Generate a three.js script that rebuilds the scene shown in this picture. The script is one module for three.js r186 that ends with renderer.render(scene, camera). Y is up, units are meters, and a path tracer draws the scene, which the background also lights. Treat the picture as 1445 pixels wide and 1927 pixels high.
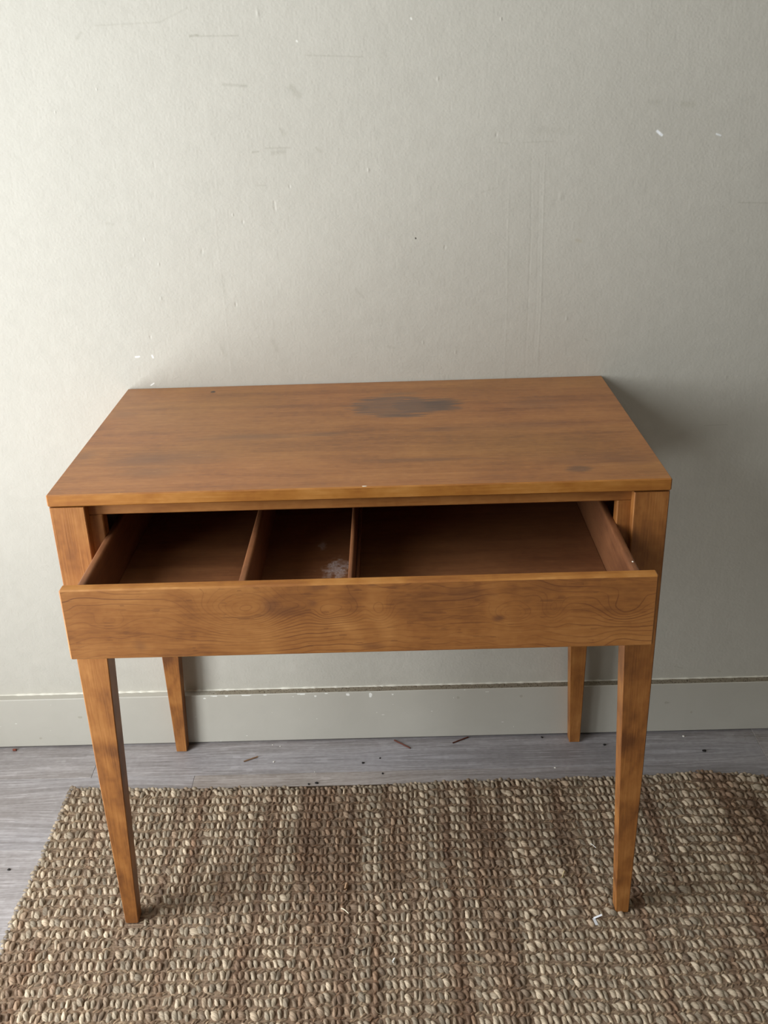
import * as THREE from 'three';
import { mergeGeometries, mergeVertices } from 'three/addons/utils/BufferGeometryUtils.js';
import { RectAreaLightUniformsLib } from 'three/addons/lights/RectAreaLightUniformsLib.js';

// ------------------------------------------------------------------ camera, sky, light, exposure
const IW = 1445, IH = 1927, F = 1899.2;
const scene = new THREE.Scene();
const camera = new THREE.PerspectiveCamera(2 * Math.atan(IH / 2 / F) * 180 / Math.PI, IW / IH, 0.05, 60);
camera.position.set(0.0484, 1.3051, 1.6917);
camera.rotation.set(-0.44039, 0.01239, -0.0321, 'YXZ');
camera.updateMatrixWorld();

RectAreaLightUniformsLib.init();
const renderer = new THREE.WebGLRenderer();
renderer.toneMapping = THREE.LinearToneMapping;
renderer.toneMappingExposure = 1.05;
renderer.shadowMap.enabled = true;
scene.background = new THREE.Color().setRGB(0.80, 0.90, 1.0);

// daylight through the left wall: a glazed door next to the corner and a brighter window beside it (z0, z1, y0, y1, radiance)
const ROOM = { x0: -1.2, x1: 4.2, z0: 0, z1: 5.4, h: 2.5 };
const OPENINGS = [{ z0: 0.52, z1: 1.24, y0: 0.04, y1: 2.12, power: 9.2, low: 11.4 }, { z0: 1.34, z1: 2.0, y0: 0.85, y1: 2.12, power: 7.8 }];
for (const o of OPENINGS) {
  const ym = (o.y0 + o.y1) / 2;                           // lower panes of the door look out on bright ground, upper panes on hazy sky
  for (const [ya, yb, power] of o.low ? [[o.y0 + 0.05, ym, o.low], [ym, o.y1 - 0.05, o.power]] : [[o.y0 + 0.05, o.y1 - 0.05, o.power]]) {
    const l = new THREE.RectAreaLight(new THREE.Color().setRGB(0.965, 1.0, 1.02), power, o.z1 - o.z0 - 0.1, yb - ya);
    l.position.set(ROOM.x0 - 0.035, (ya + yb) / 2, (o.z0 + o.z1) / 2); l.lookAt(10, (ya + yb) / 2, (o.z0 + o.z1) / 2);
    l.name = 'daylight'; scene.add(l);
  }
}

// ------------------------------------------------------------------ helpers
let seed = 20240607;
const rnd = () => { seed = (seed * 1664525 + 1013904223) >>> 0; return seed / 4294967296; };
const rr = (a, b) => a + (b - a) * rnd();
const PERM = new Uint8Array(512);
{ const p = Array.from({ length: 256 }, (_, i) => i); for (let i = 255; i > 0; i--) { const j = Math.floor(rnd() * (i + 1)); [p[i], p[j]] = [p[j], p[i]]; } for (let i = 0; i < 512; i++) PERM[i] = p[i & 255]; }
const VAL = new Float32Array(256).map(() => rnd());
function noise(x, y) {                                  // value noise 0..1
  const xi = Math.floor(x), yi = Math.floor(y); let fx = x - xi, fy = y - yi;
  fx = fx * fx * (3 - 2 * fx); fy = fy * fy * (3 - 2 * fy);
  const X = xi & 255, Y = yi & 255, X1 = (X + 1) & 255, Y1 = (Y + 1) & 255;
  const a = VAL[PERM[PERM[X] + Y]], b = VAL[PERM[PERM[X1] + Y]], c = VAL[PERM[PERM[X] + Y1]], d = VAL[PERM[PERM[X1] + Y1]];
  return a + (b - a) * fx + (c - a) * fy + (a - b - c + d) * fx * fy;
}
function fbm(x, y, n = 4) { let s = 0, a = 0.5, t = 0; for (let i = 0; i < n; i++) { s += a * noise(x, y); t += a; a *= 0.5; x = x * 2.03 + 17.3; y = y * 2.03 + 9.1; } return s / t; }
const clamp = (v, a = 0, b = 1) => Math.min(b, Math.max(a, v));
const smooth = (a, b, v) => { const t = clamp((v - a) / (b - a)); return t * t * (3 - 2 * t); };
const mix3 = (a, b, t) => [a[0] + (b[0] - a[0]) * t, a[1] + (b[1] - a[1]) * t, a[2] + (b[2] - a[2]) * t];

// texture over wM x hM metres (uv are metres, origin at x0, y0); fn(x, y) -> sRGB 0..255
function colorTex(wM, hM, pw, ph, fn, { x0 = 0, y0 = 0, wrap = THREE.MirroredRepeatWrapping } = {}) {
  const data = new Uint8Array(pw * ph * 4);
  for (let j = 0; j < ph; j++) for (let i = 0; i < pw; i++) {
    const c = fn(x0 + (i + 0.5) / pw * wM, y0 + (j + 0.5) / ph * hM), k = (j * pw + i) * 4;
    data[k] = clamp(c[0], 0, 255); data[k + 1] = clamp(c[1], 0, 255); data[k + 2] = clamp(c[2], 0, 255); data[k + 3] = 255;
  }
  const t = new THREE.DataTexture(data, pw, ph);
  t.magFilter = THREE.LinearFilter; t.minFilter = THREE.LinearFilter; t.colorSpace = THREE.SRGBColorSpace;
  t.wrapS = t.wrapT = wrap; t.repeat.set(1 / wM, 1 / hM); t.offset.set(-x0 / wM, -y0 / hM); t.needsUpdate = true;
  return t;
}
function grayTex(wM, hM, pw, ph, fn, o = {}) { const t = colorTex(wM, hM, pw, ph, (x, y) => { const v = fn(x, y) * 255; return [v, v, v]; }, o); t.colorSpace = THREE.NoColorSpace; return t; }

const taken = {};
const numbered = n => { taken[n] = (taken[n] ?? -1) + 1; return taken[n] ? `${n}_${String(taken[n]).padStart(3, '0')}` : n; };
function mesh(name, g, m, parent = scene) {
  const o = new THREE.Mesh(g, m); o.name = parent === scene ? numbered(name) : name; o.castShadow = o.receiveShadow = true; parent.add(o); return o;
}
function tag(o, label, category, group) { o.userData.label = label; o.userData.category = category; if (group) o.userData.group = group; return o; }
function structure(o, label, category) { o.userData.kind = 'structure'; o.userData.label = label; o.userData.category = category; return o; }

// box between two corners, chamfered by c, uv in metres with u along the grain axis; material slot 1 = faces listed in `second`
function chamferBox(a, b, c = 0.0012, grain = 'x', off = [0, 0], second = []) {
  const lo = a, hi = b, G = 'xyz'.indexOf(grain), pos = [], uv = [], idx1 = [], idx0 = [];
  const P = (s, k) => [0, 1, 2].map(i => (s[i] > 0 ? hi[i] : lo[i]) - (i === k ? 0 : s[i] * c));   // corner s on face of axis k
  const put = (q, nAxis, slot) => {
    const base = pos.length / 3;
    for (const p of q) {
      pos.push(...p);
      const u = G === nAxis ? p[(nAxis + 1) % 3] * 0.25 : p[G], other = [0, 1, 2].filter(i => i !== nAxis && i !== G)[0];
      uv.push(u + off[0], p[other] + off[1]);
    }
    const list = slot ? idx1 : idx0;
    for (let i = 1; i + 1 < q.length; i++) list.push(base, base + i, base + i + 1);
  };
  const fix = (q, n) => { const [p, r, s] = q; const e = [0, 1, 2].map(i => r[i] - p[i]), f = [0, 1, 2].map(i => s[i] - p[i]);
    const cr = [e[1] * f[2] - e[2] * f[1], e[2] * f[0] - e[0] * f[2], e[0] * f[1] - e[1] * f[0]]; return cr[0] * n[0] + cr[1] * n[1] + cr[2] * n[2] < 0 ? q.slice().reverse() : q; };
  for (let k = 0; k < 3; k++) for (const s of [-1, 1]) {
    const i = (k + 1) % 3, j = (k + 2) % 3, q = [[-1, -1], [1, -1], [1, 1], [-1, 1]].map(([x, y]) => { const v = [0, 0, 0]; v[k] = s; v[i] = x; v[j] = y; return P(v, k); });
    const n = [0, 0, 0]; n[k] = s; put(fix(q, n), k, second.includes((s > 0 ? '+' : '-') + 'xyz'[k]));
    for (const t of [-1, 1]) {                                   // edge between face (k,s) and face (i,t)
      const A = [0, 0, 0], B = [0, 0, 0]; A[k] = B[k] = s; A[i] = B[i] = t; A[j] = -1; B[j] = 1;
      const e = [0, 0, 0]; e[k] = s; e[i] = t; put(fix([P(A, k), P(B, k), P(B, i), P(A, i)], e), k, false);
    }
  }
  for (const x of [-1, 1]) for (const y of [-1, 1]) for (const z of [-1, 1]) { const s = [x, y, z]; put(fix([P(s, 0), P(s, 1), P(s, 2)], s), 0, false); }
  const g = new THREE.BufferGeometry();
  g.setAttribute('position', new THREE.Float32BufferAttribute(pos, 3)); g.setAttribute('uv', new THREE.Float32BufferAttribute(uv, 2));
  g.setIndex([...idx0, ...idx1]); g.computeVertexNormals();
  if (idx1.length) { g.addGroup(0, idx0.length, 0); g.addGroup(idx0.length, idx1.length, 1); }
  return g;
}
// pixel of the photograph -> point on a world plane (axis, value)
function pixelOn(u, v, axis, val) {
  const d = new THREE.Vector3((u - IW / 2) / F, (IH / 2 - v) / F, -1).applyQuaternion(camera.quaternion), o = camera.position;
  const k = 'xyz'.indexOf(axis), s = (val - o.getComponent(k)) / d.getComponent(k);
  return o.clone().addScaledVector(d, s);
}

// ------------------------------------------------------------------ room shell
const PAINT = [190, 186, 175];
const marks = [];                                         // scuffs and chips on the wall, given where the photograph shows them
const mk = (u0, v0, u1, v1, wpx, color, strength, rough = 0.5) => { const a = pixelOn(u0, v0, 'z', 0), b = pixelOn(u1, v1, 'z', 0); marks.push({ ax: a.x, ay: a.y, bx: b.x, by: b.y, w: wpx / 1250, color, strength, rough }); };
const SC = [138, 134, 119];
mk(145, 72, 152, 62, 7, SC, 0.35); mk(358, 68, 372, 66, 5, SC, 0.7); mk(372, 68, 448, 67, 3, SC, 0.45); mk(420, 159, 464, 162, 6, SC, 0.4); mk(548, 165, 562, 180, 14, SC, 0.35);
mk(576, 104, 682, 107, 3, SC, 0.35); mk(528, 245, 535, 252, 10, SC, 0.3); mk(475, 287, 486, 285, 4, SC, 0.55); mk(500, 279, 545, 278, 4, SC, 0.4); mk(512, 288, 535, 285, 9, SC, 0.35); mk(595, 279, 604, 285, 7, SC, 0.35);
mk(180, 48, 300, 42, 4, SC, 0.25); mk(300, 42, 352, 15, 4, SC, 0.22); mk(418, 520, 426, 560, 9, SC, 0.16); mk(390, 345, 394, 365, 10, SC, 0.15); mk(200, 420, 212, 422, 6, SC, 0.25); mk(484, 349, 500, 349, 4, SC, 0.3);
mk(670, 545, 682, 558, 8, SC, 0.2); mk(512, 640, 522, 660, 10, SC, 0.25); mk(416, 650, 424, 668, 10, SC, 0.2); mk(730, 652, 742, 655, 6, SC, 0.25);
mk(938, 268, 956, 270, 3, SC, 0.35); mk(985, 268, 1040, 266, 3, SC, 0.3); mk(1010, 245, 1075, 248, 14, SC, 0.12); mk(1285, 195, 1305, 197, 12, [140, 138, 115], 0.25); mk(1218, 192, 1240, 192, 10, SC, 0.2); mk(1390, 381, 1445, 382, 3, SC, 0.4);
mk(907, 362, 932, 354, 4, SC, 0.2); mk(1085, 452, 1092, 454, 8, [150, 130, 95], 0.3); mk(1325, 801, 1368, 799, 2, SC, 0.45); mk(1100, 638, 1106, 641, 4, SC, 0.4); mk(1270, 1254, 1285, 1258, 4, SC, 0.35); mk(1351, 1262, 1355, 1264, 5, SC, 0.35);
mk(1237, 247, 1245, 254, 5, [248, 250, 252], 1, 0.2); mk(1348, 252, 1356, 255, 3, [235, 238, 238], 0.9, 0.2); mk(255, 672, 262, 671, 3, [252, 252, 250], 1, 0.1); mk(286, 669, 288, 673, 3, [252, 252, 250], 1, 0.1); mk(290, 721, 284, 725, 2, [252, 252, 250], 0.9, 0.1);
mk(782, 448, 782.5, 449, 2.2, [40, 36, 30], 1, 0.05); mk(773, 34, 774, 36, 3, [238, 238, 230], 0.8, 0.1); mk(558, 77, 559, 78, 3, [240, 240, 232], 0.8, 0.1);
mk(144, 1311, 148, 1312, 4, [25, 22, 20], 1, 0.05);
const dents = [];                                         // small dents and paint blobs in the wall: u, v, radius px, depth
for (const [u, v, r, d] of [[516, 382, 3.5, -1], [517, 391, 3.5, -1], [380, 473, 4, -1], [485, 25, 4, 1], [438, 404, 2, 1], [457, 418, 3, -1], [1055, 370, 6, 0.6], [1045, 385, 6, -0.4], [824, 148, 3, 1], [943, 36, 2.5, 1], [303, 562, 3, 0.8], [444, 573, 3, -1],
  [283, 634, 3, -1], [272, 450, 2.5, 0.8], [299, 497, 2.5, 0.8], [252, 480, 3, 0.6], [545, 351, 2.5, -1], [693, 320, 3, 1], [837, 465, 3, -1], [1066, 600, 4, 0.8], [796, 645, 3, 0.8], [857, 663, 3, 0.8], [1366, 710, 4, 0.6], [934, 254, 3, -1], [182, 168, 2, 1], [104, 211, 2, 1], [290, 311, 3, -0.6]]) {
  const p = pixelOn(u, v, 'z', 0); dents.push([p.x, p.y, r / 1300, d]);
}
const seams = [[955, 500, 0.10], [996, 500, -0.12], [1012, 690, 0.14], [1004, 690, -0.08], [415, 500, 0.07]].map(([u, v, a]) => [pixelOn(u, v, 'z', 0).x, a]);   // taped joints under the paint
const WX0 = -0.95, WW = 1.9, WHH = 1.6;
const nearMark = (x, y) => {
  let c = PAINT.slice(); const v = (fbm(x * 5, y * 5, 3) - 0.5) * 7 + (fbm(x * 60 + 3, y * 60, 2) - 0.5) * 5; c = c.map(q => q + v);
  for (const m of marks) {
    if (x < Math.min(m.ax, m.bx) - m.w * 2 || x > Math.max(m.ax, m.bx) + m.w * 2 || y < Math.min(m.ay, m.by) - m.w * 2 || y > Math.max(m.ay, m.by) + m.w * 2) continue;
    const dx = m.bx - m.ax, dy = m.by - m.ay, t = clamp(((x - m.ax) * dx + (y - m.ay) * dy) / (dx * dx + dy * dy + 1e-9)), d = Math.hypot(x - m.ax - t * dx, y - m.ay - t * dy);
    const n = 1 - m.rough + m.rough * 1.6 * fbm(x * 260, y * 500, 2), s = (m.rough > 0.3 ? 0.6 : 1) * m.strength * n * (1 - smooth(m.rough > 0.3 ? 0 : m.w * 0.3, m.w * 0.75, d));
    if (s > 0) c = mix3(c, m.color, clamp(s));
  }
  return c;
};
const wallMap = colorTex(WW, WHH, 1900, 1600, nearMark, { x0: WX0 });
const wallBump = grayTex(WW, WHH, 2000, 1684, (x, y) => {
  let h = 0.45 + (fbm(x * 330, y * 330, 2) - 0.5) * 0.22 + (fbm(x * 70, y * 70, 2) - 0.5) * 0.2 + (noise(x * 12, y * 4) - 0.5) * 0.16;
  for (const [dx, dy, r, d] of dents) { const q = ((x - dx) ** 2 / (r * r * 0.5) + (y - dy) ** 2 / (r * r * 1.8)); if (q < 9) h += d * 0.5 * Math.exp(-q); }
  for (const [sx, a] of seams) { const q = (x - sx + (noise(y * 9, sx * 50) - 0.5) * 0.003) / 0.0016; if (Math.abs(q) < 4) h += a * Math.exp(-q * q) * smooth(0.7, 0.85, y) * (1 - smooth(1.05, 1.2, y)); }
  return clamp(h);
}, { x0: WX0 });
const paint = new THREE.MeshStandardMaterial({ map: wallMap, bumpMap: wallBump, bumpScale: 0.0011, roughness: 0.55 });
const plainPaint = new THREE.MeshStandardMaterial({ color: new THREE.Color(`rgb(${PAINT})`), roughness: 0.7 });
const ceilingPaint = new THREE.MeshStandardMaterial({ color: 0xd6d3ca, roughness: 0.8 });

{ // the wall behind the desk, uv in metres of the wall
  const g = chamferBox([ROOM.x0 - 0.15, 0, -0.12], [ROOM.x1 + 0.15, ROOM.h, 0], 0.0005, 'x');
  structure(mesh('wall_back', g, paint), 'greige painted wall with scuffs behind the wooden desk', 'wall');
  structure(mesh('wall_right', chamferBox([ROOM.x1, 0, 0], [ROOM.x1 + 0.15, ROOM.h, ROOM.z1], 0.0005, 'z'), plainPaint), 'plain greige side wall opposite the glass door', 'wall');
  structure(mesh('wall_front', chamferBox([ROOM.x0 - 0.15, 0, ROOM.z1], [ROOM.x1 + 0.15, ROOM.h, ROOM.z1 + 0.12], 0.0005, 'x'), plainPaint), 'plain greige wall facing the desk', 'wall');
  const x0 = ROOM.x0 - 0.15, x1 = ROOM.x0;
  const [A, B] = OPENINGS, parts = [[[x0, A.y1, 0], [x1, ROOM.h, ROOM.z1]], [[x0, 0, 0], [x1, A.y1, A.z0]], [[x0, 0, A.z0], [x1, A.y0, A.z1]], [[x0, 0, A.z1], [x1, A.y1, B.z0]], [[x0, 0, B.z0], [x1, B.y0, B.z1]], [[x0, 0, B.z1], [x1, A.y1, ROOM.z1]]];
  structure(mesh('wall_left', mergeGeometries(parts.map(([a, b]) => chamferBox(a, b, 0.0003, 'z'))), plainPaint), 'greige side wall with the glass door opening', 'wall');
  structure(mesh('ceiling', chamferBox([ROOM.x0 - 0.15, ROOM.h, -0.12], [ROOM.x1 + 0.15, ROOM.h + 0.12, ROOM.z1 + 0.12], 0.0005, 'x'), ceilingPaint), 'off-white ceiling of the room', 'ceiling');
}
{ // glazed door and window in the left wall: white frames, rails and panes
  const white = new THREE.MeshStandardMaterial({ color: 0xe9e8e4, roughness: 0.4 }), glass = new THREE.MeshPhysicalMaterial({ transmission: 1, thickness: 0, roughness: 0, ior: 1.5, color: 0xffffff });
  OPENINGS.forEach((o, k) => {
    const w = new THREE.Group(); w.name = ['door_1', 'window_1'][k]; scene.add(w); structure(w, ['white framed glass door beside the corner letting daylight in', 'white framed window in the side wall beside the glass door'][k], ['door', 'window'][k]);
    const xa = ROOM.x0 - 0.10, xb = ROOM.x0 - 0.05, f = 0.045, ym = (o.y0 + o.y1) / 2;
    for (const [a, b] of [[[xa, o.y0, o.z0], [xb, o.y0 + f, o.z1]], [[xa, o.y1 - f, o.z0], [xb, o.y1, o.z1]], [[xa, o.y0 + f, o.z0], [xb, o.y1 - f, o.z0 + f]], [[xa, o.y0 + f, o.z1 - f], [xb, o.y1 - f, o.z1]], [[xa, ym - f / 2, o.z0 + f], [xb, ym + f / 2, o.z1 - f]]]) mesh('frame', chamferBox(a, b, 0.003, 'y'), white, w);
    for (const [ya, yb] of [[o.y0 + f, ym - f / 2], [ym + f / 2, o.y1 - f]]) {
      const g = new THREE.PlaneGeometry(o.z1 - o.z0 - 2 * f, yb - ya); g.rotateY(Math.PI / 2); g.translate((xa + xb) / 2, (ya + yb) / 2, (o.z0 + o.z1) / 2); mesh('pane', g, glass, w);
    }
  });
}
// floor of grey laminate planks, each plank a piece; seams where the photograph shows them
const plankMaps = [0, 1, 2].map(k => colorTex(1.4, 0.2, 1400, 400, (x, y) => {
  const wob = (fbm(x * 2 + k * 31, y * 6, 3) - 0.5) * 0.05, yy = y + wob;
  const s = fbm(x * 3 + k * 11, yy * 70, 4), f = fbm(x * 14 + 5 * k, yy * 420, 3), cath = Math.abs(((yy * 26 + fbm(x * 1.6 + k * 7, y * 3, 2) * 5) % 1 + 1) % 1 - 0.5);
  const dash = noise(x * 34 + k * 3, yy * 330); const t = clamp(0.5 + (s - 0.5) * 0.6 + (f - 0.5) * 0.8 + (dash > 0.8 ? 0.22 : 0) - 0.16 * (1 - smooth(0, 0.14, cath)) + (fbm(x * 150, y * 300, 2) - 0.5) * 0.35);
  const c = mix3([132, 125, 122], [184, 178, 178], t); const warm = (fbm(x * 1.3 + 40 * k, y * 5, 2) - 0.5) * 14;
  return [c[0] + warm, c[1] + warm * 0.4, c[2] - warm * 0.5];
}));
const plankBump = grayTex(1.4, 0.2, 1400, 400, (x, y) => clamp(fbm(x * 12, y * 450, 3)));
const plankMats = plankMaps.map(m => new THREE.MeshStandardMaterial({ map: m, bumpMap: plankBump, bumpScale: 0.0003, roughness: 0.42 }));
{
  const floor = new THREE.Group(); floor.name = 'floor'; scene.add(floor); structure(floor, 'grey laminate plank floor with fine horizontal grain', 'floor');
  mesh('underlay', chamferBox([ROOM.x0 - 0.15, -0.08, -0.12], [ROOM.x1 + 0.15, -0.0082, ROOM.z1 + 0.12], 0.0005), new THREE.MeshStandardMaterial({ color: 0x2a2623, roughness: 0.9 }), floor);
  const L = 1.33, Wd = 0.192; let row = 0;
  for (let z = 0.115 - Wd; z < ROOM.z1; z += Wd, row++) {
    const first = [-0.565, -0.36, 0.12, -1.1, 0.45, -0.75][row % 6];
    for (let x = first - 3 * L; x < ROOM.x1; x += L) {
      const a = Math.max(x, ROOM.x0), b = Math.min(x + L, ROOM.x1), za = Math.max(z, 0.001), zb = Math.min(z + Wd, ROOM.z1);
      if (b - a < 0.01 || zb - za < 0.01) continue;
      mesh('plank', chamferBox([a + 0.0002, -0.008, za + 0.0002], [b - 0.0002, 0, zb - 0.0002], 0.0005, 'x', [rr(0, 3), rr(0, 1)]), plankMats[Math.floor(rnd() * 3)], floor);
    }
  }
}
{ // baseboard behind the desk: 18 mm thick, standing 3 mm clear of the planks, gritty dust lying on its ledge
  const bm = colorTex(1.6, 0.13, 1600, 130, (x, y) => {
    let c = PAINT.map(q => q - 4 + (fbm(x * 20, y * 20, 3) - 0.5) * 6);
    const chip = noise(x * 90, y * 160), near = smooth(0.103, 0.117, y); const worn = smooth(-0.4, -0.34, x) * (1 - smooth(0.0, 0.12, x)); if (chip > 0.985 - 0.2 * near * worn && worn + noise(x * 7 + 4, 3) > 0.75) c = [240, 239, 232];
    const sc = noise(x * 55 + 9, y * 40); if (sc > 0.97) c = mix3(c, [150, 142, 125], 0.4); return c;
  }, { x0: -0.8 });
  const dust = colorTex(1.6, 0.02, 1600, 20, (x, z) => {
    const d = smooth(-0.39, -0.3, x + (noise(x * 40, 2) - 0.5) * 0.05), n = fbm(x * 420, z * 420, 2), c = PAINT.map(q => q - 4);
    return mix3(c, noise(x * 700, z * 700) > 0.75 ? [92, 80, 64] : [140, 130, 112], clamp(d * (0.6 + n * 0.8)));
  }, { x0: -0.8 });
  const m0 = new THREE.MeshStandardMaterial({ map: bm, roughness: 0.45 }), m1 = new THREE.MeshStandardMaterial({ map: dust, roughness: 0.9 });
  const b = structure(mesh('baseboard_back', chamferBox([ROOM.x0, 0.0045, 0], [ROOM.x1, 0.1203, 0.018], 0.0012, 'x', [0, 0], ['+y']), [m0, m1]), 'painted baseboard along the wall under the desk', 'baseboard');
  // rough bead of caulk where the ledge meets the wall
  const pos = [], idx = []; const n = 420;
  for (let i = 0; i <= n; i++) { const x = -0.9 + 1.8 * i / n, k = 0.0009 + 0.0016 * Math.pow(noise(x * 160, 7), 2); pos.push(x, 0.1202, 0.0005 + k * 1.2, x, 0.1202 + k, 0.0008 + k * 0.5, x, 0.1204 + k * 1.3, 0); if (i) { const q = i * 3, p = q - 3; idx.push(p, q, p + 1, q, q + 1, p + 1, p + 1, q + 1, p + 2, q + 1, q + 2, p + 2); } }
  const g = new THREE.BufferGeometry(); g.setAttribute('position', new THREE.Float32BufferAttribute(pos, 3)); g.setIndex(idx); g.computeVertexNormals();
  mesh('caulk_bead', g, new THREE.MeshStandardMaterial({ color: 0xd8d4c6, roughness: 0.5 }), b);
  structure(mesh('baseboard_left', mergeGeometries([[0.018, OPENINGS[0].z0 - 0.03], [OPENINGS[0].z1 + 0.03, ROOM.z1]].map(([a, b]) => chamferBox([ROOM.x0, 0.003, a], [ROOM.x0 + 0.018, 0.1203, b], 0.0012, 'z'))), plainPaint), 'painted baseboard on both sides of the glass door', 'baseboard');
  structure(mesh('baseboard_right', chamferBox([ROOM.x1 - 0.018, 0.003, 0.018], [ROOM.x1, 0.1203, ROOM.z1], 0.0012, 'z'), plainPaint), 'painted baseboard along the side wall opposite the glass door', 'baseboard');
}

// ------------------------------------------------------------------ desk
const H = 0.76, W = 0.8276, D = 0.473, TH = 0.0174, TILT = 0.008 / 0.423;
const desk = new THREE.Group(); desk.name = 'writing_desk'; desk.position.set(0, 0, 0.0158); desk.rotation.x = -TILT; scene.add(desk); desk.updateMatrixWorld();
tag(desk, 'stained wooden writing desk with tapered legs and its long drawer pulled open', 'desk');
const deskInv = desk.matrixWorld.clone().invert();
// pixel -> point in the desk's own axes on the plane axis = val
function pixelDesk(u, v, axis, val) {
  const o = camera.position.clone().applyMatrix4(deskInv), d = new THREE.Vector3((u - IW / 2) / F, (IH / 2 - v) / F, -1).applyQuaternion(camera.quaternion).transformDirection(deskInv);
  const k = 'xyz'.indexOf(axis), s = (val - o.getComponent(k)) / d.getComponent(k); return o.addScaledVector(d, s);
}
const DARK = [104, 61, 28], MID = [152, 97, 46], LIGHT = [182, 126, 68], HONEY = [166, 108, 44];
const ramp = t => t < 0.5 ? mix3(DARK, MID, t * 2) : mix3(MID, LIGHT, t * 2 - 1);
// plain grain: u along the grain
const grain = (x, y, k = 0, curl = 0.25, blotch = 0.5) => {
  const w = (fbm(x * 3 + k, y * 8, 2) - 0.5) * 0.03, s = fbm(x * 2.2 + k * 3, (y + w) * 55, 4), f = noise(x * 26 + k, (y + w) * 430) + 0.7 * noise(x * 60 + k * 7, y * 760), b = fbm(x * 9 + k * 5, y * 16 + k, 3), c = noise(x * 34 + fbm(x * 8, y * 12, 2) * 3 + k * 2, y * 9), m = fbm(x * 130 + k, y * 210, 2);
  return 0.5 + (s - 0.5) * 0.42 + (f - 0.85) * 0.17 + (b - 0.5) * blotch + (c - 0.5) * curl + (m - 0.5) * 0.22;
};
// table top with its water stain and smudges
const topSpots = [];
const spot = (u, v, ru, rv, color, s, hard = 0.5) => { const p = pixelDesk(u, v, 'y', H), q = pixelDesk(u + ru, v, 'y', H), r = pixelDesk(u, v + rv, 'y', H); topSpots.push({ x: p.x, z: p.z, rx: Math.hypot(q.x - p.x, q.z - p.z), rz: Math.hypot(r.x - p.x, r.z - p.z), color, s, hard }); };
spot(745, 765, 84, 19, [106, 80, 66], 0.62, 0.14); spot(800, 763, 66, 15, [96, 73, 62], 0.5, 0.2); spot(832, 759, 40, 10, [76, 58, 50], 0.5, 0.5); spot(757, 741, 42, 4, [104, 80, 62], 0.4, 0.8); spot(680, 767, 18, 6, [78, 58, 48], 0.4, 0.8); spot(760, 781, 55, 2.5, [84, 62, 50], 0.35, 0.8); spot(700, 752, 40, 2.5, [84, 62, 50], 0.3, 0.8);
spot(265, 868, 60, 16, [104, 72, 56], 0.34, 0.9); spot(330, 862, 90, 14, [106, 72, 56], 0.3, 0.9); spot(285, 890, 70, 10, [100, 72, 56], 0.3, 0.9); spot(160, 858, 22, 10, [104, 72, 56], 0.3, 0.9);
spot(480, 822, 130, 6, [98, 68, 50], 0.4, 0.9); spot(610, 818, 40, 4, [95, 66, 48], 0.35, 0.9); spot(1090, 882, 26, 7, [84, 58, 44], 0.55, 0.6); spot(1085, 866, 60, 12, [108, 70, 50], 0.25, 0.9); spot(1010, 760, 60, 14, [108, 76, 56], 0.25, 0.9); spot(830, 808, 50, 5, [106, 70, 50], 0.35, 0.9);
spot(780, 866, 120, 4, [100, 66, 46], 0.4, 0.9); spot(1170, 862, 70, 14, [104, 66, 46], 0.3, 0.9); spot(401, 737.5, 4, 1.6, [40, 24, 16], 1, 0.3); spot(230, 780, 30, 8, [108, 76, 58], 0.25, 0.9); spot(1000, 800, 120, 8, [108, 72, 52], 0.2, 0.9);
const topMap = colorTex(W, D, 1656, 946, (x, z) => {
  let t = grain(x, z, 3, 0.06, 0.34);
  t += 0.05 + 0.10 * (noise(4, z * 11) - 0.5);
  let c = ramp(clamp(t)); const pink = (fbm(x * 4 + 8, z * 9, 2) - 0.5) * 12; c = [c[0] + pink, c[1], c[2] + pink * 0.4];
  for (const q of topSpots) {
    const ex = (x - q.x) / q.rx, ez = (z - q.z) / q.rz; if (Math.abs(ex) > 1.7 || Math.abs(ez) > 1.9) continue;
    const r = Math.hypot(ex, ez) + (fbm(x * 26, z * 260, 3) - 0.5) * 1.0, m = 1 - smooth(1 - q.hard, 1 + q.hard * 0.4, r);
    const edge = q.hard < 0.25 ? 0.25 * Math.exp(-(((r - 0.92) / 0.12) ** 2)) : 0;
    c = mix3(c, q.color, clamp(m * q.s * (0.72 + 0.55 * fbm(x * 35 + 3, z * 260, 2)) + edge * 0.7));
  }
  const sc = noise(x * 60 + 70, z * 420); if (sc > 0.965) c = mix3(c, [196, 150, 108], 0.35);
  return c;
}, { x0: -W / 2 });
const edgeMap = colorTex(0.9, 0.1, 1200, 140, (x, y) => { const t = clamp(grain(x + 2, y, 9, 0.5, 0.35)); return t < 0.5 ? mix3([132, 76, 26], HONEY, t * 2) : mix3(HONEY, [196, 140, 76], t * 2 - 1); });
const railMap = colorTex(0.9, 0.2, 1300, 300, (x, y) => ramp(clamp(grain(x + 5, y, 15, 0.22, 0.5))));
const legMap = colorTex(0.8, 0.2, 1300, 330, (x, y) => { const t = clamp(grain(x + 7, y, 21, 0.5, 0.55) - 0.05 + 0.2 * (noise(x * 48 + y * 90, x * 6) - 0.5)); return ramp(t); });
const innerMap = colorTex(0.9, 0.45, 1200, 600, (x, y) => { const t = clamp(grain(x + 9, y, 27, 0.15, 0.4)); return mix3([96, 58, 36], [158, 106, 68], t); });
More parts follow.
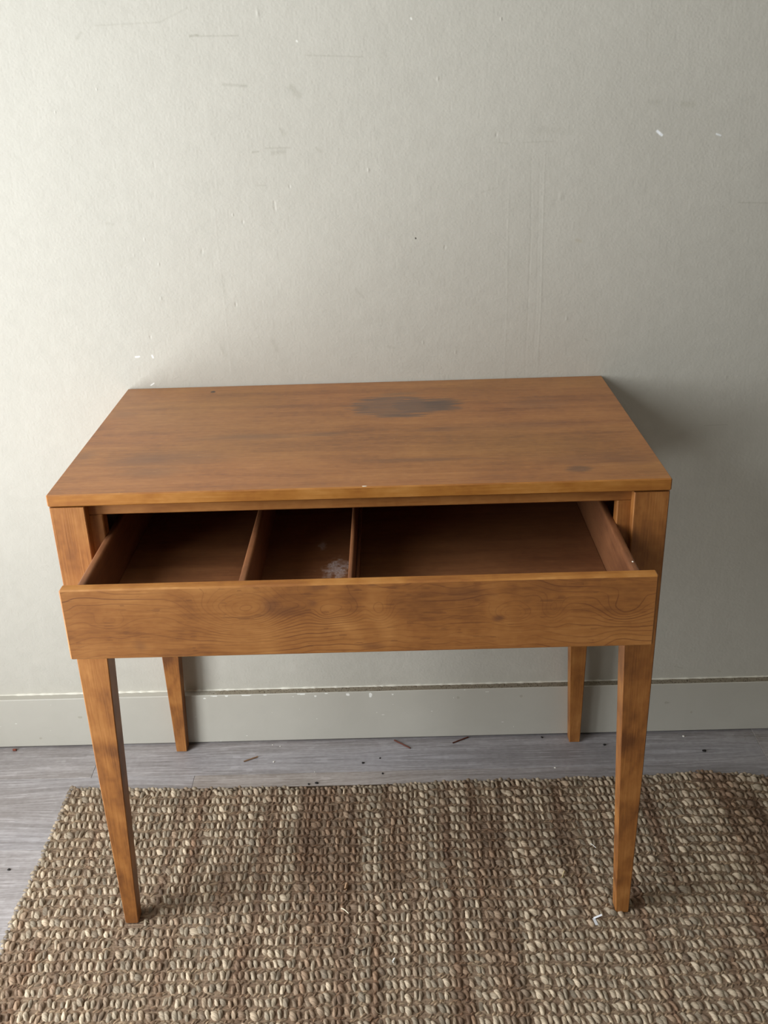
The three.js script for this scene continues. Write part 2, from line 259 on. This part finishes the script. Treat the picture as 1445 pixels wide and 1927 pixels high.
// drawer front: knots and closed growth rings where the photograph shows them
const FX = 0.3675, FY0 = 0.5908, FY1 = 0.6904, FZ = 0.6108, FT = 0.016;
const rings = [];
const ring = (u, v, ru, rv, s, n = 1, rough = 0.25) => { const p = pixelDesk(u, v, 'z', FZ), q = pixelDesk(u + ru, v, 'z', FZ), r = pixelDesk(u, v + rv, 'z', FZ); rings.push({ x: p.x, y: p.y, rx: Math.abs(q.x - p.x), ry: Math.abs(r.y - p.y), s, n, rough }); };
ring(203, 1171, 30, 13, 0.55, 2); ring(465, 1148, 56, 24, 0.75, 2, 0.5); ring(470, 1150, 112, 46, 0.5, 1, 0.4); ring(563, 1142, 24, 10, 0.45, 1, 0.6); ring(612, 1153, 18, 16, 0.5, 1, 0.5); ring(650, 1150, 34, 24, 0.4, 1, 0.4); ring(715, 1150, 20, 22, 0.55, 1, 0.5);
ring(965, 1156, 26, 14, 0.75, 1, 0.5); ring(962, 1154, 40, 18, 0.4, 1, 0.4); ring(1041, 1147, 17, 21, 0.6, 1, 0.2); ring(1180, 1143, 34, 20, 0.55, 1, 0.3);
const knots = [[505, 1137, 22, 14, 0.35], [590, 1135, 12, 8, 0.3], [940, 1163, 12, 6, 0.5], [600, 1104, 20, 7, 0.3], [700, 1100, 12, 6, 0.25], [880, 1115, 50, 16, 0.22], [265, 1215, 16, 14, 0.25], [520, 1150, 36, 16, 0.2], [700, 1216, 30, 6, 0.3]].map(([u, v, ru, rv, s]) => { const p = pixelDesk(u, v, 'z', FZ), q = pixelDesk(u + ru, v + rv, 'z', FZ); return [p.x, p.y, Math.abs(q.x - p.x), Math.abs(q.y - p.y), s]; });
const growth = (x, y) => {                                 // growth-ring field; its contours are the dark lines of the figure
  let f = y * 105 + (fbm(x * 7 + 1, y * 9, 3) - 0.5) * 7 + (fbm(x * 40, y * 60, 2) - 0.5) * 0.7;
  for (const q of rings) { const ex = (x - q.x) / q.rx, ey = (y - q.y) / q.ry, d2 = ex * ex + ey * ey; if (d2 < 9) f += 105 * q.ry * (1.5 + 0.6 * q.n) * Math.exp(-d2 * 0.8); }
  return f;
};
const frontMap = colorTex(2 * FX, FY1 - FY0, 1836, 250, (x, y) => {
  const t = grain(x + 11, y, 33, 0.42, 0.7) * 0.9 + 0.07, f = growth(x, y), h = 0.0004, gr = Math.hypot(growth(x + h, y) - f, growth(x, y + h) - f) / h;
  const dist = Math.abs(f - Math.round(f)) / Math.max(gr, 25);
  const line = (1 - smooth(0.0001, 0.0011, dist)) * (0.35 + 0.65 * smooth(0.3, 0.65, noise(x * 16 + 3, y * 34))) * (Math.round(f) % 3 === 0 ? 0.95 : 0.55);
  let c = ramp(clamp(t + 0.01)); c = mix3(c, [92, 50, 24], line * 0.62);
  for (const [kx, ky, rx, ry, s] of knots) { const e = Math.hypot((x - kx) / rx, (y - ky) / ry) + (fbm(x * 60, y * 60, 2) - 0.5) * 0.8; if (e < 1.4) c = mix3(c, [84, 50, 34], s * (1 - smooth(0.2, 1.3, e))); }
  if (noise(x * 48 + 5, y * 600) > 0.88) c = mix3(c, [88, 50, 26], 0.25);
  return c;
}, { x0: -FX, y0: FY0 });
const woodBump = grayTex(0.5, 0.25, 1000, 700, (x, y) => clamp(fbm(x * 16, y * 700, 2)));
const woodMat = (map, roughness = 0.48, extra = {}) => new THREE.MeshPhysicalMaterial({ map, bumpMap: woodBump, bumpScale: 0.00012, roughness, ...extra });
const mTop = woodMat(topMap, 0.38), mEdge = woodMat(edgeMap), mRail = woodMat(railMap), mLeg = woodMat(legMap), mInner = woodMat(innerMap, 0.5), mFront = woodMat(frontMap, 0.5);
const off = () => [rr(0, 3), rr(0, 1)];

mesh('tabletop', chamferBox([-W / 2, H - TH, 0], [W / 2, H, D], 0.0016, 'x', [0, 0], ['+y']), [mEdge, mTop], desk);
// tapered legs: square shoulder down to y = 0.55, the two inner faces taper to the foot
function legGeometry(sx, sz) {                            // sx, sz: +1 where the outer faces look to +x / +z
  const y2 = H - TH - 0.0016, o = [rr(0, 2), rr(0, 1)];
  const xo = sx * (W / 2 - 0.0015), zo = sz > 0 ? D - 0.0008 : 0.004;
  const lev = [[0, 0.0225, 0.0205, 0.004], [0.0015, 0.0245, 0.0225, 0.003], [0.275, 0.0358, 0.0295, 0.001], [0.55, 0.0468, 0.0365, 0.0005], [y2, 0.0468, 0.0365, 0]];
  const c = 0.0012, pos = [], uv = [], idx = [];
  const ring = (y, w, d, ins) => {
    const i = sx * ins, x0 = xo - i * (1), x1 = xo - sx * w, z0 = zo, z1 = zo - sz * d;
    const xa = Math.min(x0, x1), xb = Math.max(x0, x1), za = Math.min(z0, z1), zb = Math.max(z0, z1);
    return [[xa + c, zb], [xb - c, zb], [xb, zb - c], [xb, za + c], [xb - c, za], [xa + c, za], [xa, za + c], [xa, zb - c]].map(([x, z]) => [x, y, z]);
  };
  const R = lev.map(l => ring(...l));
  for (let l = 0; l + 1 < R.length; l++) for (let k = 0; k < 8; k++) {
    const k2 = (k + 1) % 8, b = pos.length / 3, q = [R[l][k], R[l][k2], R[l + 1][k2], R[l + 1][k]];
    for (const p of q) { pos.push(...p); uv.push(p[1] + o[0], (k < 2 || (k > 3 && k < 6) ? p[0] : p[2] + 0.05) + o[1] + k * 0.013); }
    idx.push(b, b + 1, b + 2, b, b + 2, b + 3);
  }
  for (const [r, flip] of [[R[0], true], [R[R.length - 1], false]]) { const b = pos.length / 3; for (const p of r) { pos.push(...p); uv.push(p[0] + o[0], p[2] + o[1]); } for (let k = 1; k < 7; k++) idx.push(...(flip ? [b, b + k + 1, b + k] : [b, b + k, b + k + 1])); }
  const g = new THREE.BufferGeometry(); g.setAttribute('position', new THREE.Float32BufferAttribute(pos, 3)); g.setAttribute('uv', new THREE.Float32BufferAttribute(uv, 2)); g.setIndex(idx); g.computeVertexNormals(); return g;
}
for (const [sx, sz] of [[-1, 1], [1, 1], [-1, -1], [1, -1]]) mesh('leg', legGeometry(sx, sz), mLeg, desk);
const RT = H - TH - 0.0006, RZ = D - 0.0165;
mesh('front_rail', chamferBox([-0.3665, 0.7228, RZ - 0.02], [0.3665, RT, RZ], 0.0012, 'x', off()), mRail, desk);
for (const s of [-1, 1]) {
  mesh('stile', chamferBox([Math.min(s * 0.3475, s * 0.3665), 0.592, RZ - 0.02], [Math.max(s * 0.3475, s * 0.3665), 0.7226, RZ], 0.0012, 'y', off()), mRail, desk);
  mesh('side_apron', chamferBox([Math.min(s * 0.391, s * 0.409), 0.592, 0.041], [Math.max(s * 0.391, s * 0.409), RT, D - 0.0378], 0.0012, 'z', off()), mRail, desk);
  mesh('drawer_runner', chamferBox([Math.min(s * 0.351, s * 0.389), 0.592, 0.041], [Math.max(s * 0.351, s * 0.389), 0.606, D - 0.0378], 0.0012, 'z', off()), mRail, desk);
}
mesh('back_apron', chamferBox([-0.3665, 0.592, 0.008], [0.3665, RT, 0.026], 0.0012, 'x', off()), mRail, desk);

// drawer: front, rounded sides, back, bottom, two dividers
const drawer = new THREE.Group(); drawer.name = 'drawer'; desk.add(drawer);
mesh('drawer_front', chamferBox([-FX, FY0, FZ - FT], [FX, FY1, FZ], 0.0018, 'x', [0, 0], ['+z']), [mEdge, mFront], drawer);
const BZ0 = 0.178, BZ1 = FZ - FT - 0.0002;
function roundedBoard(x0, x1, y0, y1, z0, z1, m, name, r = 0.42) {   // board along z whose upper edge is rounded over
  const s = new THREE.Shape(), w = x1 - x0, q = w * r; s.moveTo(0, 0); s.lineTo(w, 0); s.lineTo(w, y1 - y0 - q); s.quadraticCurveTo(w, y1 - y0, w - q, y1 - y0); s.lineTo(q, y1 - y0); s.quadraticCurveTo(0, y1 - y0, 0, y1 - y0 - q); s.lineTo(0, 0);
  const g = new THREE.ExtrudeGeometry(s, { depth: z1 - z0, bevelEnabled: false, curveSegments: 5 }); g.translate(x0, y0, z0);
  const p = g.attributes.position, uv = g.attributes.uv, o = off(); for (let i = 0; i < p.count; i++) uv.setXY(i, p.getZ(i) + o[0], p.getX(i) + p.getY(i) + o[1]);
  return mesh(name, g, m, drawer);
}
roundedBoard(-0.3498, -0.3388, 0.603, 0.6895, BZ0, BZ1, mInner, 'drawer_side');
roundedBoard(0.3378, 0.3488, 0.603, 0.6895, BZ0, BZ1, mInner, 'drawer_side');
mesh('drawer_back', chamferBox([-0.3386, 0.603, BZ0], [0.3376, 0.686, BZ0 + 0.011], 0.0015, 'x', off()), mInner, drawer);
// a little whitish powder spilled in the middle compartment
const pw = [pixelDesk(632, 1072, 'y', 0.62), pixelDesk(607, 1026, 'y', 0.62)];
const bottomMap = colorTex(0.7, 0.43, 1100, 680, (x, z) => {
  let c = mix3([98, 60, 38], [156, 106, 68], clamp(grain(x + 9, z, 41, 0.12, 0.42)));
  for (const [p, rx, rz, s] of [[pw[0], 0.022, 0.035, 0.6], [pw[1], 0.007, 0.016, 0.4]]) { const e = Math.hypot((x - p.x) / rx, (z - p.z) / rz) + (fbm(x * 150, z * 150, 3) - 0.5) * 1.6; c = mix3(c, [206, 200, 204], s * (1 - smooth(0.2, 1.1, e)) * (0.5 + noise(x * 900, z * 900))); }
  return c;
}, { x0: -0.35, y0: 0.17 });
mesh('drawer_bottom', chamferBox([-0.3386, 0.613, BZ0 + 0.0112], [0.3376, 0.62, BZ1 - 0.0002], 0.0006, 'x', [0, 0], ['+y']), [mInner, woodMat(bottomMap, 0.42)], drawer);
roundedBoard(-0.1497, -0.1400, 0.6202, 0.6865, BZ0 + 0.0114, BZ1 - 0.0004, mInner, 'divider');
roundedBoard(-0.0130, -0.0075, 0.6202, 0.6865, BZ0 + 0.0114, BZ1 - 0.0004, mInner, 'divider');
roundedBoard(-0.0073, -0.0030, 0.6202, 0.640, BZ0 + 0.0114, BZ1 - 0.0004, mInner, 'batten');

// ------------------------------------------------------------------ woven jute rug
const RX0 = -0.588, RX1 = 0.98, RZ0 = 0.166, RZ1 = 1.30, PX = 0.00975, PZ = 0.0221;
const rug = new THREE.Group(); rug.name = 'jute_rug'; scene.add(rug); tag(rug, 'chunky woven jute rug in natural tan and brown under the front desk legs', 'rug');
function edgeZ(x) { const k = [[-0.6, 0.156], [-0.4, 0.162], [-0.21, 0.166], [0, 0.169], [0.14, 0.163], [0.35, 0.163], [0.5, 0.159], [0.61, 0.154], [0.68, 0.161], [0.75, 0.172], [1, 0.17]]; for (let i = 0; i + 1 < k.length; i++) if (x <= k[i + 1][0]) { const t = clamp((x - k[i][0]) / (k[i + 1][0] - k[i][0])); return k[i][1] + (k[i + 1][1] - k[i][1]) * t * t * (3 - 2 * t); } return 0.17; }
function warp(x, z) {
  const f = Math.exp(-(z - RZ0) / 0.22), dz = (edgeZ(x) - RZ0) * f + (fbm(x * 5 + 3, z * 5, 2) - 0.5) * 0.012, dx = (fbm(x * 5 + 30, z * 6, 2) - 0.5) * 0.014 - 0.006 * Math.sin((z - RZ0) * 4) * smooth(0.4, -0.6, x);
  return [x + dx, z + dz, 0.0008 * (fbm(x * 8, z * 8, 2)) + 0.004 * Math.exp(-(((x - 0.61) / 0.09) ** 2)) * f];
}
const jute = (x, z) => {                                  // undyed fibre colour: streaks that follow the yarn (along z)
  const s = fbm(x * 46, z * 3.2, 3), t = noise(x * 103 + 9, z * 9);
  return mix3([198, 183, 161], [142, 114, 92], clamp(smooth(0.46, 0.7, s) * 0.75 + (t - 0.5) * 0.45));
};
{
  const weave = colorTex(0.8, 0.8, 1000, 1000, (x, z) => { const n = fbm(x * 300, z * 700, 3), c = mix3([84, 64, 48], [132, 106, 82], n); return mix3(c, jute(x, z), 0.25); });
  const bump = grayTex(0.8, 0.8, 1000, 1000, (x, z) => clamp(0.5 + 0.3 * Math.sin(z * Math.PI * 2 / 0.0055 + 2 * noise(x * 50, z * 20)) + (fbm(x * 400, z * 400, 2) - 0.5) * 0.6));
  const nx = 120, nz = 90, pos = [], uv = [], idx = [], top = 0.0062;
  for (let j = 0; j <= nz; j++) for (let i = 0; i <= nx; i++) { const x = RX0 + (RX1 - RX0) * i / nx, z = RZ0 + (RZ1 - RZ0) * j / nz, [a, b, h] = warp(x, z); pos.push(a, top + h, b); uv.push(x, z); }
  for (let j = 0; j < nz; j++) for (let i = 0; i < nx; i++) { const a = j * (nx + 1) + i, b = a + 1, c = a + nx + 1, d = c + 1; idx.push(a, c, b, b, c, d); }
  const border = []; for (let i = 0; i <= nx; i++) border.push(i); for (let j = 1; j <= nz; j++) border.push(j * (nx + 1) + nx); for (let i = nx - 1; i >= 0; i--) border.push(nz * (nx + 1) + i); for (let j = nz - 1; j > 0; j--) border.push(j * (nx + 1));
  const n0 = pos.length / 3; for (const b of border) { pos.push(pos[b * 3], 0.0003, pos[b * 3 + 2]); uv.push(uv[b * 2], uv[b * 2 + 1] + 0.006); }
  for (let k = 0; k < border.length; k++) { const k2 = (k + 1) % border.length; idx.push(border[k], border[k2], n0 + k2, border[k], n0 + k2, n0 + k); }
  const under = []; for (let k = 1; k + 1 < border.length; k++) under.push(n0, n0 + k, n0 + k + 1); idx.push(...under);
  const g = new THREE.BufferGeometry(); g.setAttribute('position', new THREE.Float32BufferAttribute(pos, 3)); g.setAttribute('uv', new THREE.Float32BufferAttribute(uv, 2)); g.setIndex(idx); g.computeVertexNormals();
  mesh('backing', g, new THREE.MeshStandardMaterial({ map: weave, bumpMap: bump, bumpScale: 0.0015, roughness: 0.95, side: THREE.DoubleSide }), rug);
}
// one raised loop of three-ply yarn lying along z
function loopGeometry(L, r, h, twist, lean, flat = 0.55) {
  const ns = 12, nt = 12, pos = [], uv = [], idx = [];
  for (let i = 0; i <= ns; i++) {
    const t = i / ns, env = Math.pow(Math.sin(Math.PI * t), flat), cz = (t - 0.5) * L, cy = h * env - 0.0015, cx = lean * (t - 0.5), rad = r * (0.5 + 0.5 * env);
    for (let j = 0; j <= nt; j++) { const a = j / nt * Math.PI * 2, ply = 1 + 0.26 * (Math.abs(Math.sin(1.5 * a + twist * t)) - 0.6); pos.push(cx + Math.cos(a) * rad * ply, cy + Math.sin(a) * rad * 0.85 * ply, cz); uv.push(t * L, j / nt * 0.02); }
  }
  for (let i = 0; i < ns; i++) for (let j = 0; j < nt; j++) { const a = i * (nt + 1) + j, b = a + 1, c = a + nt + 1, d = c + 1; idx.push(a, b, c, b, d, c); }
  const g = new THREE.BufferGeometry(); g.setAttribute('position', new THREE.Float32BufferAttribute(pos, 3)); g.setAttribute('uv', new THREE.Float32BufferAttribute(uv, 2)); g.setIndex(idx); g.computeVertexNormals(); return g;
}
{
  // twisted fibres: fine streaks running diagonally round the yarn
  const streak = (x, y) => { const d = y + x * 0.75, n = 0.6 * noise(d * 1500, x * 160) + 0.4 * noise(d * 3400 + 7, x * 300); return n; };
  const fibreMap = colorTex(0.04, 0.02, 320, 200, (x, y) => { const v = 165 + 100 * streak(x, y); return [v, v * 0.98, v * 0.955]; }), fibreBump = grayTex(0.04, 0.02, 320, 200, (x, y) => clamp(streak(x, y)));
  const fibre = new THREE.MeshStandardMaterial({ map: fibreMap, bumpMap: fibreBump, bumpScale: 0.0006, roughness: 0.75 });
  const variants = [loopGeometry(0.0188, 0.0037, 0.0038, 3.2, 0.0015), loopGeometry(0.0170, 0.0042, 0.0042, 4.2, 0.0030), loopGeometry(0.0196, 0.0034, 0.0034, 2.4, -0.0005, 0.5), loopGeometry(0.0152, 0.0033, 0.0048, 5.0, 0.0022, 0.75), loopGeometry(0.0180, 0.0050, 0.0032, 6.0, 0.0040, 0.55), loopGeometry(0.0105, 0.0021, 0.0020, 5.0, 0.0030, 0.5)];
  const lists = variants.map(() => []), m4 = new THREE.Matrix4(), q = new THREE.Quaternion(), e = new THREE.Euler();
  const feet = [[-0.4, 0.4765], [0.4, 0.4765]];
  const free = (a, b) => !feet.some(([fx, fz]) => Math.abs(a - fx) < 0.0135 && Math.abs(b - fz) < 0.0105);
  const dye = (a, b, k) => jute(a, b).map(v => Math.pow(clamp(v * k / 255), 2.2));
  const nC = Math.floor((RX1 - RX0) / PX), nR = Math.floor((RZ1 - RZ0) / PZ);
  for (let c = 0; c < nC; c++) {
    const colK = rr(0.9, 1.08), colW = rr(0.88, 1.1), colZ = rr(-0.0022, 0.0022), pair = c % 2 ? -0.0009 : 0.0009;
    for (let r = 0; r < nR; r++) {
      const x = RX0 + (c + 0.5) * PX + pair + rr(-0.0009, 0.0009), z = RZ0 + (r + 0.45) * PZ + colZ + rr(-0.0022, 0.0022), [a, b, h] = warp(x, z);
      if (!free(a, b)) continue;
      const low = noise(c * 0.5 + 40, r * 0.2) > 0.74 ? rr(0.5, 0.8) : 1, s = colW * rr(0.82, 1.16);
      e.set(rr(-0.18, 0.18), 0.05 + 0.2 * smooth(-0.3, 0.7, a) + rr(-0.28, 0.28), rr(-0.3, 0.3)); q.setFromEuler(e);
      m4.compose(new THREE.Vector3(a, 0.0056 + h, b), q, new THREE.Vector3(s * rr(0.85, 1.15), s * low * rr(0.8, 1.2), rr(0.8, 1.06)));
      const v = rnd(); lists[v < 0.3 ? 0 : v < 0.5 ? 1 : v < 0.72 ? 2 : v < 0.88 ? 3 : 4].push([m4.clone(), dye(a, b, colK * rr(0.86, 1.16) * (0.84 + 0.16 * low))]);
      // weft yarn humps in the furrow between two rows
      for (let k = 0; k < 2; k++) { const [fa, fb, fh] = warp(x + rr(-0.006, 0.006), z + PZ * 0.5 + rr(-0.0022, 0.0022)); if (!free(fa, fb)) continue; e.set(rr(-0.4, 0.4), 1.57 + rr(-0.7, 0.7), rr(-0.3, 0.3)); q.setFromEuler(e); m4.compose(new THREE.Vector3(fa, 0.0058 + fh, fb), q, new THREE.Vector3(rr(0.7, 1.2), rr(0.6, 1.2), rr(0.7, 1.3))); lists[5].push([m4.clone(), dye(fa, fb, rr(0.7, 0.96)).map((v, i) => v * [1.05, 0.92, 0.8][i])]); }
    }
  }
  // short border stitches lying along the far and left edges
  const stitch = (x, z, turn) => { const [a, b, h] = warp(x, z); e.set(rr(-0.2, 0.2), turn + rr(-0.5, 0.5), rr(-0.2, 0.2)); q.setFromEuler(e); m4.compose(new THREE.Vector3(a, 0.005 + h, b), q, new THREE.Vector3(rr(0.8, 1.1), rr(0.8, 1.25), rr(0.6, 0.9))); lists[3].push([m4.clone(), dye(a, b, rr(0.78, 1.12))]); };
  for (let x = RX0 + 0.003; x < RX1; x += 0.0078) stitch(x, RZ0 + rr(-0.003, 0.004), 0.7);
  for (let z = RZ0; z < RZ1; z += 0.0098) stitch(RX0 - 0.001 + rr(-0.002, 0.002), z, 0.9);
  variants.forEach((g, v) => {
    const o = new THREE.InstancedMesh(g, fibre, lists[v].length); o.name = 'yarn_loops'; o.userData.kind = 'stuff'; o.castShadow = o.receiveShadow = true;
    const col = new THREE.Color(); lists[v].forEach(([m, c], i) => { o.setMatrixAt(i, m); col.setRGB(...c); o.setColorAt(i, col); }); rug.add(o);
  });
  // loose hairs of jute standing off the pile
  const hair = new THREE.TubeGeometry(new THREE.CatmullRomCurve3([[-0.007, 0, 0], [-0.003, 0.0022, 0.0012], [0.002, 0.0026, -0.001], [0.0075, 0.0005, 0.0014]].map(p => new THREE.Vector3(...p))), 6, 0.00016, 3);
  const hm = new THREE.InstancedMesh(hair, new THREE.MeshStandardMaterial({ color: 0xc9b896, roughness: 0.8 }), 900); hm.name = 'loose_fibres'; hm.userData.kind = 'stuff'; hm.castShadow = hm.receiveShadow = true;
  for (let i = 0; i < 900; i++) { const [a, b, h] = warp(rr(RX0, RX1), rr(RZ0, RZ1)); e.set(rr(-0.4, 0.4), rr(0, 6.28), rr(-0.3, 0.3)); q.setFromEuler(e); const k = rr(0.5, 1.3); m4.compose(new THREE.Vector3(a, 0.0115 + h, b), q, new THREE.Vector3(k, k, k)); hm.setMatrixAt(i, m4); }
  rug.add(hm);
}

// ------------------------------------------------------------------ litter on the floor and the rug
function sliver(name, label, category, u0, v0, u1, v1, wid, color, y, bend = 0, group) {   // a thin splinter between two pixels on a level surface
  const a = pixelOn(u0, v0, 'y', y), b = pixelOn(u1, v1, 'y', y), n = 5, pts = [];
  for (let i = 0; i <= n; i++) { const t = i / n, p = a.clone().lerp(b, t); p.y = y + wid * 0.5 + bend * Math.sin(Math.PI * t) + 0.0001; pts.push(p); }
  const g = new THREE.TubeGeometry(new THREE.CatmullRomCurve3(pts), 8, wid * 0.5, 6); const P = g.attributes.position, c = a.clone().add(b).multiplyScalar(0.5); c.y = y;
  for (let i = 0; i < P.count; i++) P.setXYZ(i, P.getX(i) - c.x, P.getY(i) - y + (noise(P.getX(i) * 900, P.getZ(i) * 900) - 0.5) * wid * 0.3, P.getZ(i) - c.z); g.computeVertexNormals();
  const o = mesh(name, g, new THREE.MeshStandardMaterial({ color, roughness: 0.8 })); o.position.copy(c); return tag(o, label, category, group);
}
function crumb(name, label, category, u, v, size, color, y, group) {
  const p = pixelOn(u, v, 'y', y), g = mergeVertices(new THREE.IcosahedronGeometry(size, 1)), P = g.attributes.position, k = rr(0, 50);
  for (let i = 0; i < P.count; i++) { const s = 0.65 + 0.7 * noise(P.getX(i) / size * 1.7 + k, P.getY(i) / size * 1.7 + P.getZ(i) / size * 2.3); P.setXYZ(i, P.getX(i) * s * 1.3, Math.max(P.getY(i) * s * 0.6, -size * 0.4) + size * 0.4, P.getZ(i) * s); }
  g.deleteAttribute('normal'); g.computeVertexNormals(); const o = mesh(name, g, new THREE.MeshStandardMaterial({ color, roughness: 0.8 })); o.position.set(p.x, y, p.z); o.rotation.y = rr(0, 6); return tag(o, label, category, group);
}
sliver('wood_splinter', 'reddish brown splinter slanting on the planks against the baseboard middle', 'splinter', 742, 1394, 772, 1409, 0.0032, 0x5a2c1c, 0);
sliver('wood_splinter', 'reddish brown splinter with its tip at the baseboard, nearer the right back leg', 'splinter', 852, 1399, 881, 1388, 0.0028, 0x5e3020, 0);
sliver('wood_splinter', 'pale tan splinter lying on the planks beside the left back leg', 'splinter', 459, 1434, 485, 1425, 0.003, 0x8a6a4c, 0);
sliver('bark_chip', 'small red-brown chip wedged at the foot of the baseboard, left of the desk', 'chip', 25, 1413, 31, 1413, 0.005, 0x7a3c2a, 0);
for (const [u, v, sz, label] of [[683, 1436, 0.0022, 'black crumb on the planks in front of the slanting reddish splinter'], [720, 1456, 0.002, 'black crumb between the slanting reddish splinter and the rug edge'], [581, 1476, 0.0019, 'smaller of two black crumbs side by side at the far rug edge'], [596, 1474, 0.0027, 'larger of two black crumbs side by side at the far rug edge'],
  [715, 1427, 0.0016, 'dark speck on the planks just in front of the slanting reddish splinter'], [1325, 1413.5, 0.0031, 'largest black crumb, on the planks outside the right desk legs'], [1137, 1402, 0.0026, 'dark crumb on the planks between the two right desk legs'], [1020, 1388, 0.002, 'dark crumb by the baseboard beside the inner face of the right back leg'],
  [17, 1637, 0.0023, 'black crumb on the bare planks outside the rug corner']]) crumb('dark_crumb', label, 'crumb', u, v, sz, 0x17120f, 0, 'dark crumbs on the planks');
for (const [u, v, sz, label] of [[515, 1434, 0.0016, 'white crumb on the planks beside the pale tan splinter'], [1044, 1445, 0.0017, 'white crumb on the planks in front of the right back leg'], [1286, 1386, 0.0022, 'white crumb against the baseboard outside the right desk legs'],
  [513, 1402, 0.001, 'white speck touching the baseboard behind the pale tan splinter'], [527, 1405, 0.0012, 'white speck a little clear of the baseboard behind the pale tan splinter'], [592, 1453, 0.001, 'white speck on the planks behind the two black crumbs at the rug']]) crumb('white_crumb', label, 'crumb', u, v, sz, 0xe8e4da, 0, 'white crumbs on the planks');
{ // wisp of grey dust hairs gathered at the baseboard
  const c = pixelOn(1418, 1386, 'y', 0), gs = [];
  for (let i = 0; i < 14; i++) { const pts = []; let x = rr(-0.02, 0.012), z = rr(-0.012, 0.01), a = rr(0, 6.3); for (let k = 0; k < 5; k++) { pts.push(new THREE.Vector3(x, 0.0004 + rr(0, 0.004), z)); a += rr(-0.9, 0.9); x += Math.cos(a) * 0.005; z = clamp(z + Math.sin(a) * 0.005, -0.013, 0.02); } gs.push(new THREE.TubeGeometry(new THREE.CatmullRomCurve3(pts), 10, 0.00018, 3)); }
  const o = mesh('dust_wisp', mergeGeometries(gs), new THREE.MeshStandardMaterial({ color: 0x8d8578, roughness: 0.9 })); o.position.set(c.x, 0.0002, c.z + 0.004); tag(o, 'wisp of grey dust hairs at the baseboard outside the right desk legs', 'dust');
}
{ // pale flecks of filler on the desk: on the front edge of the top and on the drawer side
  const fm = new THREE.MeshStandardMaterial({ color: 0xe6dfd0, roughness: 0.6 });
  const fleck = (p, sx, sy, sz, parent) => { const g = mergeVertices(new THREE.IcosahedronGeometry(1, 1)); g.scale(sx, sy, sz); const o = mesh('filler_fleck', g, fm, parent); o.position.copy(p); };
  fleck(pixelDesk(686, 915, 'y', H), 0.0035, 0.0006, 0.0009, desk); fleck(pixelDesk(1190.5, 1057, 'y', 0.6895), 0.0012, 0.0007, 0.0018, drawer);
}
const RY = 0.0105;
{ // torn scrap of white paper, folded in a V, lying on the loops by the right front foot
  const a = pixelOn(1117, 1728, 'y', RY), b = pixelOn(1132, 1726, 'y', RY), c = pixelOn(1123, 1744, 'y', RY), o0 = a.clone();
  const quad = (p, q, w, lift) => { const d = q.clone().sub(p).normalize(), n = new THREE.Vector3(-d.z, 0, d.x).multiplyScalar(w / 2), r = []; for (const y of [0, 0.0004]) for (const [e, s, l] of [[p, 1, 0], [p, -1, 0], [q, -1, lift], [q, 1, lift]]) r.push(e.x + n.x * s - o0.x, e.y + y + l - RY, e.z + n.z * s - o0.z);
    const g = new THREE.BufferGeometry(); g.setAttribute('position', new THREE.Float32BufferAttribute(r, 3)); g.setIndex([0, 2, 1, 0, 3, 2, 4, 5, 6, 4, 6, 7, 0, 1, 5, 0, 5, 4, 1, 2, 6, 1, 6, 5, 2, 3, 7, 2, 7, 6, 3, 0, 4, 3, 4, 7]); return g.toNonIndexed(); };
  const g = mergeGeometries([quad(a, c, 0.0045, 0.0035), quad(a, b, 0.0034, 0.005)]); g.computeVertexNormals(); const o = mesh('paper_scrap', g, new THREE.MeshStandardMaterial({ color: 0xe4e6ea, roughness: 0.6, side: THREE.DoubleSide })); o.position.set(o0.x, RY, o0.z); tag(o, 'torn V-shaped scrap of white paper on the rug by the right front foot', 'paper');
}
sliver('straw_fragment', 'thin white fibre on the rug left of the right front leg', 'fibre', 1111, 1588, 1121, 1596, 0.0012, 0xe6e6e0, RY, 0.001);
sliver('straw_fragment', 'short yellowish straw bit on the rug, well left of the right front foot', 'straw', 1062, 1640, 1058, 1652, 0.0022, 0xc9b78c, RY);
sliver('straw_fragment', 'pale curved straw bit on the middle of the rug', 'straw', 642, 1710, 656, 1720, 0.002, 0xd8cdb4, RY, 0.002);
sliver('wood_flake', 'pinkish tan wood flake on the middle of the rug', 'flake', 653, 1664, 650, 1676, 0.005, 0xb08f70, RY);
sliver('white_grain', 'white rice-like grain on the middle of the rug', 'grain', 743, 1805, 739, 1812, 0.0032, 0xefece4, RY);
sliver('straw_fragment', 'dark twig bit on the middle of the rug beside a white grain', 'twig', 678, 1790, 690, 1785, 0.0015, 0x3c2c20, RY);

renderer.render(scene, camera);
